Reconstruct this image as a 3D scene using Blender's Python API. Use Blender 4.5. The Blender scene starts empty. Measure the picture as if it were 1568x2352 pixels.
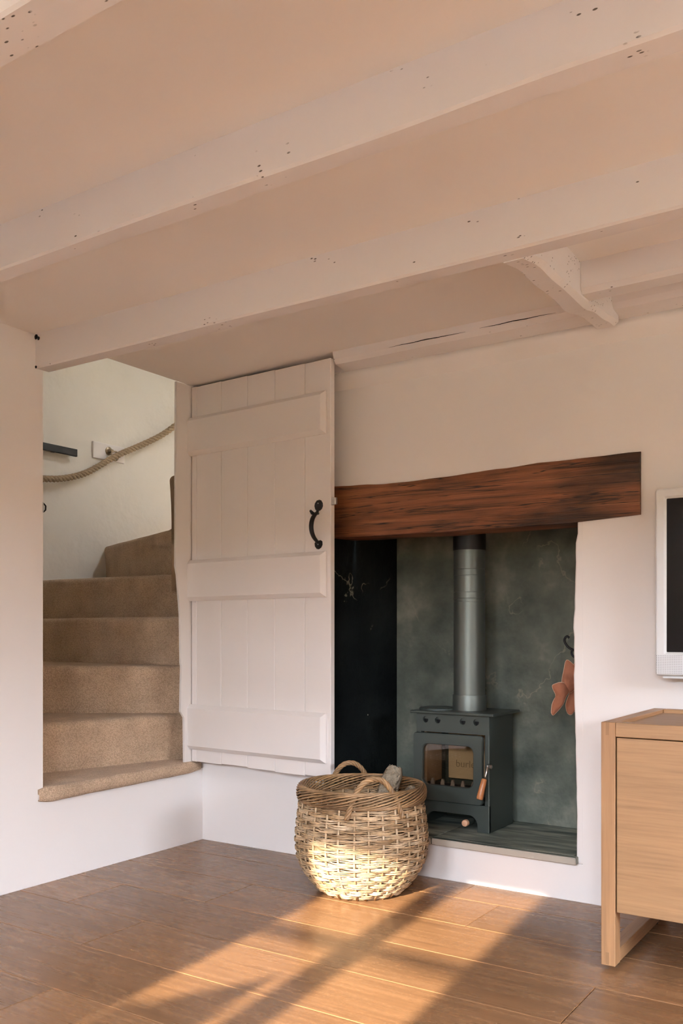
import bpy, bmesh, math, random
from mathutils import Vector, Matrix, noise as mnoise
random.seed(7)
R = math.radians
scene = bpy.context.scene
col = scene.collection

# ------------------------------------------------------------------ camera
cd = bpy.data.cameras.new('camera')
cam = bpy.data.objects.new('camera', cd); col.objects.link(cam)
cam.location = (0, 0, 1.0)
cam.rotation_euler = (R(90), 0, R(33.45))
cd.sensor_width = 36; cd.lens = 2077 * 36 / 2352
cd.shift_y = 279 / 2352
cd.clip_start = 0.05
scene.camera = cam

# ------------------------------------------------------------------ light
world = bpy.data.worlds.new('sky'); scene.world = world
world.use_nodes = True
bg = world.node_tree.nodes['Background']
bg.inputs[0].default_value = (0.80, 0.87, 1.0, 1)
bg.inputs[1].default_value = 50.0
SUN_DX = -0.09; SUN_TAN = 0.404                 # sun travels +Y, a touch to -X, dropping 22 degrees
sd = bpy.data.lights.new('sun', 'SUN')
sun = bpy.data.objects.new('sun', sd); col.objects.link(sun)
sd.energy = 14.5; sd.color = (1.0, 0.87, 0.71); sd.angle = R(0.75)
sun.rotation_euler = Vector((SUN_DX, 1, -SUN_TAN)).to_track_quat('-Z', 'Y').to_euler()
sun.location = (0, -6, 5)
vs = scene.view_settings
vs.view_transform = 'Standard'; vs.look = 'None'; vs.gamma = 1.0
vs.use_curve_mapping = False
vs.exposure = 0.84
scene.cycles.use_denoising = True
scene.cycles.use_adaptive_sampling = True
scene.cycles.adaptive_threshold = 0.10
scene.cycles.adaptive_min_samples = 40
scene.cycles.max_bounces = 9
scene.cycles.diffuse_bounces = 6
scene.cycles.glossy_bounces = 3
scene.cycles.transparent_max_bounces = 12
scene.cycles.sample_clamp_indirect = 8.0
scene.cycles.caustics_reflective = False
scene.cycles.caustics_refractive = False

# ------------------------------------------------------------------ materials
def mat(name, base=(.8,.8,.8), rough=.6, metal=0.0, spec=.5):
    m = bpy.data.materials.new(name); m.use_nodes = True
    b = m.node_tree.nodes['Principled BSDF']
    b.inputs['Base Color'].default_value = (*base, 1)
    b.inputs['Roughness'].default_value = rough
    b.inputs['Metallic'].default_value = metal
    b.inputs['Specular IOR Level'].default_value = spec
    return m
def nd(m, t, **kw):
    n = m.node_tree.nodes.new(t)
    for k, v in kw.items():
        if k in n.inputs: n.inputs[k].default_value = v
        else: setattr(n, k, v)
    return n
def ln(m, a, ai, b, bi): m.node_tree.links.new(a.outputs[ai], b.inputs[bi])
def bsdf(m): return m.node_tree.nodes['Principled BSDF']
def ramp(m, stops, src=None, out='Fac'):
    r = nd(m, 'ShaderNodeValToRGB')
    e = r.color_ramp.elements
    while len(e) < len(stops): e.new(.5)
    for el, (p, c) in zip(e, stops):
        el.position = p
        el.color = (*c, 1) if isinstance(c, tuple) else (c, c, c, 1)
    if src: ln(m, src, out, r, 'Fac')
    return r
def mix(m, fac, a, b, mode='MIX'):
    x = nd(m, 'ShaderNodeMix', data_type='RGBA', blend_type=mode)
    for idx, v in ((0, fac), (6, a), (7, b)):
        if isinstance(v, tuple) and hasattr(v[0], 'outputs'): m.node_tree.links.new(v[0].outputs[v[1]], x.inputs[idx])
        elif isinstance(v, tuple): x.inputs[idx].default_value = (*v, 1)
        else: x.inputs[idx].default_value = v
    return x
def coords(m, scale=(1,1,1), rand=True, kind='Object'):
    tc = nd(m, 'ShaderNodeTexCoord')
    mp = nd(m, 'ShaderNodeMapping'); mp.inputs['Scale'].default_value = scale
    if rand:
        oi = nd(m, 'ShaderNodeObjectInfo')
        mu = nd(m, 'ShaderNodeMath', operation='MULTIPLY'); ln(m, oi, 'Random', mu, 0); mu.inputs[1].default_value = 37.0
        ad = nd(m, 'ShaderNodeVectorMath', operation='ADD'); ln(m, tc, kind, ad, 0); ln(m, mu, 0, ad, 1)
        ln(m, ad, 0, mp, 'Vector')
    else: ln(m, tc, kind, mp, 'Vector')
    return mp
def bump(m, src, out, strength, dist=.01, prev=None):
    b = nd(m, 'ShaderNodeBump'); b.inputs['Strength'].default_value = strength; b.inputs['Distance'].default_value = dist
    ln(m, src, out, b, 'Height')
    if prev: ln(m, prev, 'Normal', b, 'Normal')
    ln(m, b, 'Normal', bsdf(m), 'Normal')
    return b

def plaster(name, c, rough=.75, bs=.25, speck=0.0, big=1.6):
    m = mat(name, c, rough, spec=.3)
    co = coords(m, rand=False)
    n1 = nd(m, 'ShaderNodeTexNoise', Scale=big, Detail=(5.0 if bs >= .3 else 1.5)); ln(m, co, 0, n1, 'Vector')
    r = ramp(m, [(.3, tuple(x*.955 for x in c)), (.7, c)], n1)
    last = r
    if speck:
        st = nd(m, 'ShaderNodeMapping'); st.inputs['Scale'].default_value = (34, 80, 80); ln(m, co, 0, st, 'Vector')
        v = nd(m, 'ShaderNodeTexVoronoi', Scale=1.0); ln(m, st, 0, v, 'Vector')
        cl = nd(m, 'ShaderNodeTexNoise', Scale=9.0, Detail=3.0); ln(m, co, 0, cl, 'Vector')
        vr = ramp(m, [(.13, 1.0), (.20, 0.0)], v, 'Distance')
        cr = ramp(m, [(.66-speck, 0.0), (.71-speck, 1.0)], cl)
        mm = nd(m, 'ShaderNodeMath', operation='MULTIPLY'); ln(m, vr, 0, mm, 0); ln(m, cr, 0, mm, 1)
        last = mix(m, (mm, 0), (r, 0), (.11, .09, .07))
        ln(m, last, 2, bsdf(m), 'Base Color')
    else: ln(m, r, 0, bsdf(m), 'Base Color')
    bump(m, n1, 'Fac', bs, .05)
    return m

def wood(name, dark, mid, light, axis=0, rough=.4, fine=1.0, figure=1.0, bs=.15, spec=.5, coat=0.0, knots=False):
    m = mat(name, mid, rough, spec=spec)
    s = [26*fine]*3; s[axis] = 1.1*fine
    co = coords(m, tuple(s))
    n1 = nd(m, 'ShaderNodeTexNoise', Scale=2.4, Detail=5.0, Roughness=.62); ln(m, co, 0, n1, 'Vector')
    s2 = [7*figure]*3; s2[axis] = .75*figure
    co2 = coords(m, tuple(s2))
    n2 = nd(m, 'ShaderNodeTexNoise', Scale=1.0, Detail=2.0, Distortion=.4); ln(m, co2, 0, n2, 'Vector')
    mu = nd(m, 'ShaderNodeMath', operation='MULTIPLY'); ln(m, n2, 'Fac', mu, 0); mu.inputs[1].default_value = 11.0
    fr = nd(m, 'ShaderNodeMath', operation='PINGPONG'); ln(m, mu, 0, fr, 0); fr.inputs[1].default_value = 1.0
    fig = ramp(m, [(.0, 0.0), (.5, .55), (1.0, 1.0)], fr, 0)
    grain = ramp(m, [(.30, dark), (.52, mid), (.75, light)], n1)
    figc = ramp(m, [(0.0, tuple(x*.80 for x in mid)), (1.0, tuple(min(1, x*1.10) for x in mid))], fr, 0)
    x = mix(m, .45, (grain, 0), (figc, 0))
    oi = nd(m, 'ShaderNodeObjectInfo')
    ov = ramp(m, [(0, .80), (1, 1.10)], oi, 'Random')
    x2 = mix(m, 1.0, (x, 2), (ov, 0), 'MULTIPLY')
    last = x2
    if knots:
        sk = [3.2]*3; sk[axis] = 1.1
        ck = coords(m, tuple(sk))
        v = nd(m, 'ShaderNodeTexVoronoi', Scale=1.0); ln(m, ck, 0, v, 'Vector')
        kr = ramp(m, [(.03, .85), (.10, .25), (.30, 0.0)], v, 'Distance')
        last = mix(m, (kr, 0), (x2, 2), tuple(q*.38 for q in mid))
    ln(m, last, 2, bsdf(m), 'Base Color')
    rr = ramp(m, [(.3, min(1, rough*1.08)), (.7, rough*.97)], n1)
    ln(m, rr, 0, bsdf(m), 'Roughness')
    if coat: bsdf(m).inputs['Coat Weight'].default_value = coat; bsdf(m).inputs['Coat Roughness'].default_value = .22
    bump(m, n1, 'Fac', bs, .003)
    return m

M = {}
M['wall'] = plaster('wall_plaster', (.83, .795, .768))
M['wallwell'] = plaster('stairwell_plaster', (.82, .775, .69), bs=.5, big=2.6)
M['ceil'] = plaster('ceiling_plaster', (.89, .855, .815), bs=.12)
M['beam'] = plaster('painted_beam', (.81, .775, .76), rough=.55, bs=.35, speck=.05)
M['beamworm'] = plaster('worm_eaten_painted_beam', (.82, .78, .755), rough=.55, bs=.5, speck=.2)
M['paint'] = mat('door_paint', (.79, .745, .713), .38)
M['jamb'] = plaster('jamb_paint', (.79, .75, .715), rough=.5, bs=.3)
M['floor'] = wood('oak_floor', (.155, .076, .033), (.245, .126, .057), (.305, .165, .079), 0, .27, 1.0, .8, .035, knots=True)
M['underfloor'] = mat('subfloor', (.05, .035, .025), .9)
M['oak'] = wood('oak_sideboard', (.27, .145, .066), (.385, .218, .102), (.45, .268, .132), 0, .42, 2.2, .9, .08)
M['oakv'] = wood('oak_sideboard_upright', (.25, .13, .06), (.36, .195, .09), (.43, .245, .118), 2, .42, 1.6, .9, .08)
M['oaky'] = wood('oak_sideboard_crosswise', (.25, .13, .06), (.36, .195, .09), (.43, .245, .118), 1, .42, 1.6, .9, .08)
M['endgrain'] = mat('oak_end_grain', (.27, .145, .065), .5)

# old oak lintel
def lintel_mat():
    m = wood('old_oak', (.06, .022, .011), (.27, .095, .037), (.50, .21, .085), 0, .5, .75, 1.5, .9)
    b = bsdf(m)
    src = b.inputs['Base Color'].links[0].from_node
    co = coords(m, (1.6, 5, 5))
    n = nd(m, 'ShaderNodeTexNoise', Scale=1.5, Detail=3.0); ln(m, co, 0, n, 'Vector')
    r = ramp(m, [(.40, .22), (.60, 1.0)], n)
    x = mix(m, 1.0, (src, 2), (r, 0), 'MULTIPLY')
    cr = coords(m, (.9, 16, 30))
    w = nd(m, 'ShaderNodeTexNoise', Scale=1.3, Detail=4.0, Distortion=.5); ln(m, cr, 0, w, 'Vector')
    lr = ramp(m, [(.485, 0.0), (.497, 1.0), (.503, 1.0), (.515, 0.0)], w)
    y = mix(m, (lr, 0), (x, 2), (.012, .006, .004))
    ln(m, y, 2, b, 'Base Color')
    bb = b.inputs['Normal'].links[0].from_node; bb.inputs['Distance'].default_value = .008
    return m
M['lintel'] = lintel_mat()

def carpet_mat():
    m = mat('carpet', (.3, .23, .16), .95, spec=.1)
    co = coords(m, (1, 1, 1), False, 'UV')
    mp = nd(m, 'ShaderNodeMapping'); mp.inputs['Scale'].default_value = (150, 190, 150); ln(m, co, 0, mp, 'Vector')
    v = nd(m, 'ShaderNodeTexVoronoi', Scale=1.0); v.inputs['Randomness'].default_value = .55; ln(m, mp, 0, v, 'Vector')
    n = nd(m, 'ShaderNodeTexNoise', Scale=420.0, Detail=2.0); ln(m, co, 0, n, 'Vector')
    n2 = nd(m, 'ShaderNodeTexNoise', Scale=7.0, Detail=3.0); ln(m, co, 0, n2, 'Vector')
    c1 = ramp(m, [(.1, (.78, .57, .40)), (.75, (.31, .21, .13))], v, 'Distance')
    c2 = ramp(m, [(.3, (.34, .245, .16)), (.7, (.76, .56, .395))], n)
    x = mix(m, .4, (c1, 0), (c2, 0))
    c3 = ramp(m, [(.3, .85), (.7, 1.1)], n2)
    y = mix(m, 1.0, (x, 2), (c3, 0), 'MULTIPLY')
    ln(m, y, 2, bsdf(m), 'Base Color')
    inv = nd(m, 'ShaderNodeMath', operation='SUBTRACT'); inv.inputs[0].default_value = 1.0; ln(m, v, 'Distance', inv, 1)
    b1 = bump(m, inv, 0, .9, .004)
    bsdf(m).inputs['Sheen Weight'].default_value = .15
    return m
M['carpet'] = carpet_mat()

def firewall(name, a, b_, c):
    m = mat(name, a, .62, spec=.35)
    co = coords(m, rand=False)
    n1 = nd(m, 'ShaderNodeTexNoise', Scale=3.2, Detail=5.0, Roughness=.6); ln(m, co, 0, n1, 'Vector')
    st = nd(m, 'ShaderNodeMapping'); st.inputs['Scale'].default_value = (9, 9, 3); ln(m, co, 0, st, 'Vector')
    n2 = nd(m, 'ShaderNodeTexNoise', Scale=1.6, Detail=7.0, Roughness=.65); ln(m, st, 0, n2, 'Vector')
    r = ramp(m, [(.32, a), (.52, b_), (.72, c)], n1)
    # hairline cracks and chips showing pale plaster
    cr = nd(m, 'ShaderNodeTexNoise', Scale=1.3, Detail=6.0, Roughness=.55); ln(m, co, 0, cr, 'Vector')
    l = ramp(m, [(.496, 0.0), (.4995, 1.0), (.5005, 1.0), (.504, 0.0)], cr)
    br = nd(m, 'ShaderNodeTexNoise', Scale=6.0, Detail=1.0); ln(m, co, 0, br, 'Vector')
    gate = ramp(m, [(.52, 0.0), (.60, .55)], br)
    mm = nd(m, 'ShaderNodeMath', operation='MULTIPLY'); ln(m, l, 0, mm, 0); ln(m, gate, 0, mm, 1)
    x = mix(m, (mm, 0), (r, 0), (.32, .30, .22))
    v = nd(m, 'ShaderNodeTexVoronoi', Scale=14.0); ln(m, co, 0, v, 'Vector')
    ch = ramp(m, [(.035, .8), (.055, 0.0)], v, 'Distance')
    g2 = ramp(m, [(.55, 0.0), (.62, 1.0)], n1)
    m2 = nd(m, 'ShaderNodeMath', operation='MULTIPLY'); ln(m, ch, 0, m2, 0); ln(m, g2, 0, m2, 1)
    y = mix(m, (m2, 0), (x, 2), (.45, .42, .32))
    ln(m, y, 2, bsdf(m), 'Base Color')
    b1 = bump(m, n1, 'Fac', .5, .04); bump(m, n2, 'Fac', .5, .012, b1)
    return m
M['firewall'] = firewall('fireplace_green_plaster', (.055, .070, .057), (.14, .158, .125), (.32, .315, .25))
M['sootshade'] = firewall('fireplace_sooty_shaded_plaster', (.004, .005, .0055), (.007, .009, .009), (.013, .016, .015))  # sooty plaster with the cheek's shade darkened into its colour
bsdf(M['sootshade']).inputs['Specular IOR Level'].default_value = .08
def slate_mat():
    m = mat('slate', (.07, .085, .07), .5)
    co = coords(m, (1, 1, 1)); mp = nd(m, 'ShaderNodeMapping'); mp.inputs['Scale'].default_value = (4, 22, 22); mp.inputs['Rotation'].default_value = (0, 0, R(25)); ln(m, co, 0, mp, 'Vector')
    n = nd(m, 'ShaderNodeTexNoise', Scale=1.0, Detail=6.0, Distortion=.6); ln(m, mp, 0, n, 'Vector')
    r = ramp(m, [(.33, (.06, .08, .07)), (.5, (.19, .215, .175)), (.68, (.36, .37, .30))], n)
    ln(m, r, 0, bsdf(m), 'Base Color'); bump(m, n, 'Fac', .5, .006)
    return m
M['slate'] = slate_mat()
M['cutstone'] = plaster('cut_stone_edge', (.47, .43, .36), rough=.7, bs=.4)
M['stove'] = mat('stove_paint', (.062, .076, .067), .40, .3)
M['flue'] = mat('flue_paint', (.165, .185, .167), .42, .7)
M['black'] = mat('black_iron', (.009, .009, .010), .42, .3)
M['darkgap'] = mat('gap_black', (.004, .004, .004), .9)  # flat black stands in for the darkness inside cracks and holes
M['steel'] = mat('bright_steel', (.55, .55, .53), .3, 1.0)
M['grip'] = wood('turned_wood_grip', (.33, .12, .045), (.50, .20, .075), (.58, .27, .11), 2, .35, 2, 2, .05)
M['copper'] = mat('pale_wood_knob', (.72, .40, .24), .4)
M['brick'] = plaster('fire_brick', (.62, .47, .29), rough=.8, bs=.3, big=8)
M['brickdark'] = plaster('scorched_fire_brick', (.36, .24, .15), rough=.8, bs=.3, big=8)
M['engrave'] = mat('engraved_lettering', (.27, .20, .12), .9)
M['pine'] = plaster('cast_log_guard', (.30, .26, .23), rough=.7, bs=.2)
def glass_mat(name, gloss=.06, tint=(1,1,1)):
    m = bpy.data.materials.new(name); m.use_nodes = True
    nt = m.node_tree; nt.nodes.remove(bsdf(m))
    o = nt.nodes['Material Output']
    t = nd(m, 'ShaderNodeBsdfTransparent'); t.inputs[0].default_value = (*tint, 1)
    g = nd(m, 'ShaderNodeBsdfGlossy'); g.inputs['Roughness'].default_value = .03
    x = nd(m, 'ShaderNodeMixShader'); x.inputs[0].default_value = gloss
    ln(m, t, 0, x, 1); ln(m, g, 0, x, 2); ln(m, x, 0, o, 'Surface')
    return m
M['stoveglass'] = glass_mat('stove_glass', .07, (.86, .82, .76))
M['glass'] = glass_mat('window_glass', .05)
def wicker_mat():
    m = mat('wicker', (.5, .33, .17), .5)
    co = coords(m, (1, 1, 1))
    n = nd(m, 'ShaderNodeTexNoise', Scale=6.0, Detail=3.0); ln(m, co, 0, n, 'Vector')
    n2 = nd(m, 'ShaderNodeTexNoise', Scale=60.0, Detail=3.0); ln(m, co, 0, n2, 'Vector')
    r = ramp(m, [(.3, (.30, .18, .085)), (.5, (.47, .315, .17)), (.7, (.64, .48, .31))], n)
    r2 = ramp(m, [(.3, .75), (.7, 1.12)], n2)
    at = nd(m, 'ShaderNodeAttribute'); at.attribute_name = 'tone'
    r3 = ramp(m, [(0, .62), (1, 1.22)], at, 'Fac')
    x = mix(m, 1.0, (r, 0), (r2, 0), 'MULTIPLY'); y = mix(m, 1.0, (x, 2), (r3, 0), 'MULTIPLY')
    ln(m, y, 2, bsdf(m), 'Base Color'); bump(m, n2, 'Fac', .2, .002)
    return m
M['wicker'] = wicker_mat()
M['wickerdark'] = wicker_mat(); M['wickerdark'].name = 'wicker_rim'
for r_ in [n for n in M['wickerdark'].node_tree.nodes if n.type == 'VALTORGB'][:1]:
    for e, c in zip(r_.color_ramp.elements, ((.20, .11, .05), (.34, .20, .09), (.47, .31, .17))): e.color = (*c, 1)
M['bark'] = plaster('lichen_bark', (.32, .265, .19), rough=.95, bs=1.0, big=30)
M['leather'] = plaster('tan_suede', (.40, .165, .095), rough=.9, bs=.3, big=9)
M['stitch'] = mat('pale_welt', (.62, .40, .28), .8)
M['tvwhite'] = mat('tv_casing', (.68, .69, .69), .32)
M['screen'] = mat('tv_screen', (.004, .004, .005), .08, spec=.4)
def grille_mat():
    m = mat('tv_speaker_grille', (.6, .61, .62), .4)
    co = coords(m, (1, 1, 1), False); v = nd(m, 'ShaderNodeTexVoronoi', Scale=170.0); v.inputs['Randomness'].default_value = 0.0; ln(m, co, 0, v, 'Vector')
    r = ramp(m, [(.28, (.12, .12, .13)), (.36, (.66, .67, .68))], v, 'Distance'); ln(m, r, 0, bsdf(m), 'Base Color')
    return m
M['grille'] = grille_mat()
M['rope'] = plaster('hemp_rope', (.40, .30, .19), rough=.9, bs=.4, big=60)
M['brass'] = mat('aged_brass', (.30, .24, .17), .35, .9)
M['leaf'] = mat('leaf', (.06, .13, .04), .5)
M['terracotta'] = mat('terracotta', (.45, .18, .09), .8)
M['hedge'] = plaster('sky_blocking_leaves', (.12, .102, .060), rough=.9, bs=1.0, big=6)  # for the unseen hedges added to block low sky
M['ground'] = mat('bounce_paving', (.62, .53, .43), .9)  # unseen ground, made pale to bounce light onto the ceiling

# ------------------------------------------------------------------ builders
def link(o, parent=None):
    col.objects.link(o)
    if parent is not None:
        o.parent = parent
    return o
def rootloc(o):
    v = Vector((0, 0, 0))
    while o is not None: v += o.location; o = o.parent
    return v
def mesh_obj(name, verts, faces, m, parent=None, smooth=False, local=False):
    me = bpy.data.meshes.new(name)
    me.from_pydata([tuple(v) for v in verts], [], faces); me.update()
    return wrap(name, me, m, parent, smooth, local)
def wrap(name, me, m, parent=None, smooth=False, local=False):
    if smooth:
        for p in me.polygons: p.use_smooth = True
    o = bpy.data.objects.new(name, me); link(o, parent)
    if m: me.materials.append(M[m] if isinstance(m, str) else m)
    if parent is not None and not local: o.location = -rootloc(parent)
    return o
def bm_obj(name, bm, m, parent=None, smooth=False, local=False):
    me = bpy.data.meshes.new(name); bmesh.ops.recalc_face_normals(bm, faces=bm.faces); bm.to_mesh(me); bm.free()
    return wrap(name, me, m, parent, smooth, local)
def bbox(bm, x0, x1, y0, y1, z0, z1, bev=0, seg=2):
    r = bmesh.ops.create_cube(bm, size=1)
    vs_ = r['verts']
    for v in vs_: v.co = Vector((x0+(v.co.x+.5)*(x1-x0), y0+(v.co.y+.5)*(y1-y0), z0+(v.co.z+.5)*(z1-z0)))
    if bev:
        es = list({e for v in vs_ for e in v.link_edges})
        bmesh.ops.bevel(bm, geom=es, offset=bev, segments=seg, affect='EDGES', profile=.5)
def box(name, x0, x1, y0, y1, z0, z1, m, parent=None, bev=0, seg=2, local=False):
    bm = bmesh.new(); bbox(bm, x0, x1, y0, y1, z0, z1, bev, seg)
    return bm_obj(name, bm, m, parent, False, local)
def prism(name, poly, fn, d0, d1, m, parent=None, bev=0, smooth=False, seg=2):
    """poly: 2-D outline; fn(a,b,d)->xyz; extruded from d0 to d1"""
    bm = bmesh.new()
    va = [bm.verts.new(fn(a, b, d0)) for a, b in poly]; vb = [bm.verts.new(fn(a, b, d1)) for a, b in poly]
    n = len(poly)
    fa = bm.faces.new(va); fb = bm.faces.new(vb[::-1])
    for i in range(n): bm.faces.new((va[i], vb[i], vb[(i+1) % n], va[(i+1) % n]))
    bmesh.ops.recalc_face_normals(bm, faces=bm.faces)
    if bev:
        es = [e for e in fa.edges] if True else []
        bmesh.ops.bevel(bm, geom=es, offset=bev, segments=seg, affect='EDGES', profile=.5)
    return bm_obj(name, bm, m, parent, smooth)
def tube_geo(pts, rad, sides=8, closed=False, caps=True, verts=None, faces=None):
    verts = [] if verts is None else verts; faces = [] if faces is None else faces
    n = len(pts); base = len(verts)
    pts = [Vector(p) for p in pts]
    ref = None
    for i, p in enumerate(pts):
        a = pts[(i-1) % n] if (closed or i > 0) else p
        b = pts[(i+1) % n] if (closed or i < n-1) else p
        t = (b-a).normalized()
        if ref is None:
            ref = t.orthogonal().normalized()
            if closed: ref = (Vector((0,0,1)) - t*t.z).normalized() if abs(t.z) < .9 else ref
        else: ref = (ref - t*ref.dot(t)).normalized()
        if closed and abs(t.z) < .9: ref = (Vector((0,0,1)) - t*t.z).normalized()
        bi = t.cross(ref)
        r = rad[i] if isinstance(rad, (list, tuple)) else rad
        for k in range(sides):
            an = 2*math.pi*k/sides
            verts.append(p + (ref*math.cos(an) + bi*math.sin(an))*r)
    m_ = n if closed else n-1
    for i in range(m_):
        for k in range(sides):
            a = base+i*sides+k; b = base+i*sides+(k+1) % sides
            c = base+((i+1) % n)*sides+(k+1) % sides; d = base+((i+1) % n)*sides+k
            faces.append((a, b, c, d))
    if caps and not closed:
        faces.append(tuple(base+k for k in range(sides))[::-1]); faces.append(tuple(base+(n-1)*sides+k for k in range(sides)))
    return verts, faces
def tube(name, pts, rad, m, parent=None, sides=8, closed=False, local=False):
    v, f = tube_geo(pts, rad, sides, closed)
    return mesh_obj(name, v, f, m, parent, True, local)
def lathe(name, prof, center, axis, m, parent=None, seg=32, smooth=True, local=False):
    """prof: list of (r, h) along axis"""
    ax = Vector(axis).normalized(); u = ax.orthogonal().normalized(); w = ax.cross(u); c = Vector(center)
    v = []; f = []
    for r, h in prof:
        for k in range(seg):
            a = 2*math.pi*k/seg; v.append(c + ax*h + (u*math.cos(a)+w*math.sin(a))*max(r, 1e-5))
    for i in range(len(prof)-1):
        for k in range(seg):
            f.append((i*seg+k, i*seg+(k+1) % seg, (i+1)*seg+(k+1) % seg, (i+1)*seg+k))
    f.append(tuple(range(seg))[::-1]); f.append(tuple((len(prof)-1)*seg+k for k in range(seg)))
    o = mesh_obj(name, v, f, m, parent, False, local)
    if smooth:
        me = o.data
        for p in me.polygons: p.use_smooth = True
        for e in me.edges: pass
        try: me.set_sharp_from_angle(angle=R(40))
        except Exception: pass
    return o
def tag(o, label=None, cat=None, group=None, kind=None):
    if label: o['label'] = label
    if cat: o['category'] = cat
    if group: o['group'] = group
    if kind: o['kind'] = kind
    return o
def empty(name, loc):
    o = bpy.data.objects.new(name, None); o.empty_display_size = .1; col.objects.link(o); o.location = loc
    return o
def struct(o, label=None): o['kind'] = 'structure'; o['label'] = label or o.get('label', ''); return o
XZ = lambda a, b, d: (a, d, b)
XY = lambda a, b, d: (a, b, d)
YZ = lambda a, b, d: (d, a, b)

# ------------------------------------------------------------------ room shell
XL, YB, ZC = -2.99, 3.30, 2.187
XR, YF = 2.40, -1.30            # right wall, window wall (inner faces)
# floor planks
floor = box('floor', XL-.05, XR+.05, YF-.05, YB+.02, -.08, -.022, 'underfloor')
struct(floor, 'wide oak plank floor')
rows = []
y = 1.68 - .283*11
while y < YB-.001:
    rows.append((max(y, YF), min(y+.283, YB))); y += .283
joint = {1.68-.283: -2.08, 1.68: None, 1.963: -2.30, 2.246: -.81, 2.529: None, 2.812: -1.35, 3.095: -1.54}
for i, (a, b) in enumerate(rows):
    if b-a < .01: continue
    j0 = None
    for k, vv in joint.items():
        if abs(k-a) < .02: j0 = vv
    if j0 is None: j0 = -2.5 + (i*0.83) % 1.9
    xs = [j0]
    while xs[0] > XL+.25: xs.insert(0, max(XL, xs[0]-1.9))
    if xs[0] > XL: xs[0] = XL
    while xs[-1] < XR: xs.append(min(XR, xs[-1]+1.9))
    for x0, x1 in zip(xs, xs[1:]):
        if x1-x0 < .02: continue
        box('plank', x0+.0008, x1-.0008, a+.001, b-.001, -.02, 0.0, 'floor', floor, .0018, 1)

ceil = box('ceiling', XL, XR+.1, YF-.3, YB+.02, ZC, ZC+.10, 'ceil'); struct(ceil, 'low plastered ceiling')

# left wall: pier with the stair opening beside it
bm = bmesh.new()
bbox(bm, XL-.11, XL, YF-.3, 2.36, -.1, ZC)
bbox(bm, XL-.11, XL, 2.36, YB+.02, -.1, .345)
bbox(bm, XL-.11, XL, YF-.3, 2.36, ZC, 3.6)
bbox(bm, XL+.0005, XL+.1, 2.30, YB+.1, ZC+.0005, 3.6)
wl = bm_obj('wall_left', bm, 'wall'); struct(wl, 'white plastered wall beside the stair opening')

# back wall around the fireplace
FXL, FXR, FYB, HZ_ = -2.175, -1.135, 3.775, .17
bm = bmesh.new()
bbox(bm, -3.09, -2.27, YB, FYB+.1, -.1, ZC)             # left
bbox(bm, -2.27, FXR+.03, YB, YB+.16, 1.55, ZC+.05)            # over lintel
bbox(bm, -2.27, FXR+.03, YB, FYB+.1, -.1, .14)              # under hearth
bbox(bm, FXR+.03, XR+.1, YB, FYB+.1, -.1, ZC)         # right
wb = bm_obj('wall_back', bm, 'wall'); struct(wb, 'white plastered fireplace wall')
# worn, wavy right jamb of the fireplace opening
prof = []
for i in range(41):
    z = .14 + (1.55-.14)*i/40
    prof.append((FXR + .006*math.sin(z*5.1) + .005*mnoise.noise(Vector((0, 0, z*14))) + (.004 if z > 1.36 else 0), z))
poly = prof + [(FXR+.035, 1.55), (FXR+.035, .14)]
jb = prism('wall_jamb', poly, XZ, YB, FYB, 'wall', None, .006); struct(jb, 'worn white edge of the fireplace opening')
# fireplace lining
ln1 = box('wall_fireplace_back', FXL-.1, FXR+.02, FYB, FYB+.08, .14, 1.60, 'firewall'); struct(ln1, 'dark green plastered back of the fireplace')
ln2 = prism('wall_fireplace_left', [(-2.27, YB+.001), (-2.235, YB+.001), (FXL, FYB), (-2.27, FYB)], XY, .14, 1.60, 'sootshade'); struct(ln2, 'sooty left cheek of the fireplace, shade painted in')
ln3 = box('ceiling_fireplace', FXL-.1, FXR+.02, YB+.17, FYB, 1.46, 1.50, 'sootshade'); struct(ln3, 'black closure plate above the stove')
# fillet of plaster bulging under the wall plate
n = 36; v = []; f = []
pr = [(3.30, 2.135), (3.262, 2.130), (3.268, 2.105), (3.284, 2.085), (3.2995, 2.060), (3.31, 2.05)]
for i in range(n+1):
    x = -2.45 + (XR+2.45)*i/n
    for (yy, zz) in pr: v.append((x, yy + .003*mnoise.noise(Vector((x*4, zz*9, 1))), zz + .004*mnoise.noise(Vector((x*3, zz*5, 5)))))
for i in range(n):
    for k in range(len(pr)-1): a = i*len(pr)+k; f.append((a, a+len(pr), a+len(pr)+1, a+1))
tr = mesh_obj('trim_1', v, f, 'wall', None, True); struct(tr, 'plaster swelling under the wall plate')

# window wall and right wall (behind and beside the camera)
GY = -1.45
W1 = (-1.568, -.823); W2 = (-.12, .85); WZ = (1.0, 1.915)
bm = bmesh.new()
holes = [(W1[0]-.05, W1[1]+.05), (W2[0]-.05, W2[1]+.05)]
xs = XL-.11
for a, b in holes:
    bbox(bm, xs, a, YF-.3, YF, -.1, ZC); bbox(bm, a, b, YF-.3, YF, -.1, WZ[0]-.05); bbox(bm, a, b, YF-.3, YF, WZ[1]+.05, ZC); xs = b
bbox(bm, xs, XR+.1, YF-.3, YF, -.1, ZC)
wf = bm_obj('wall_front', bm, 'wall'); struct(wf, 'white window wall opposite the fireplace')
W4 = (.95, 2.15)
bm = bmesh.new()
bbox(bm, XR, XR+.2, YF-.3, W4[0], -.1, ZC); bbox(bm, XR, XR+.2, W4[1], YB+.1, -.1, ZC)
bbox(bm, XR, XR+.2, W4[0], W4[1], -.1, .9); bbox(bm, XR, XR+.2, W4[0], W4[1], 1.95, ZC)
wr = bm_obj('wall_right', bm, 'wall'); struct(wr, 'white wall at the right end')
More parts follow.
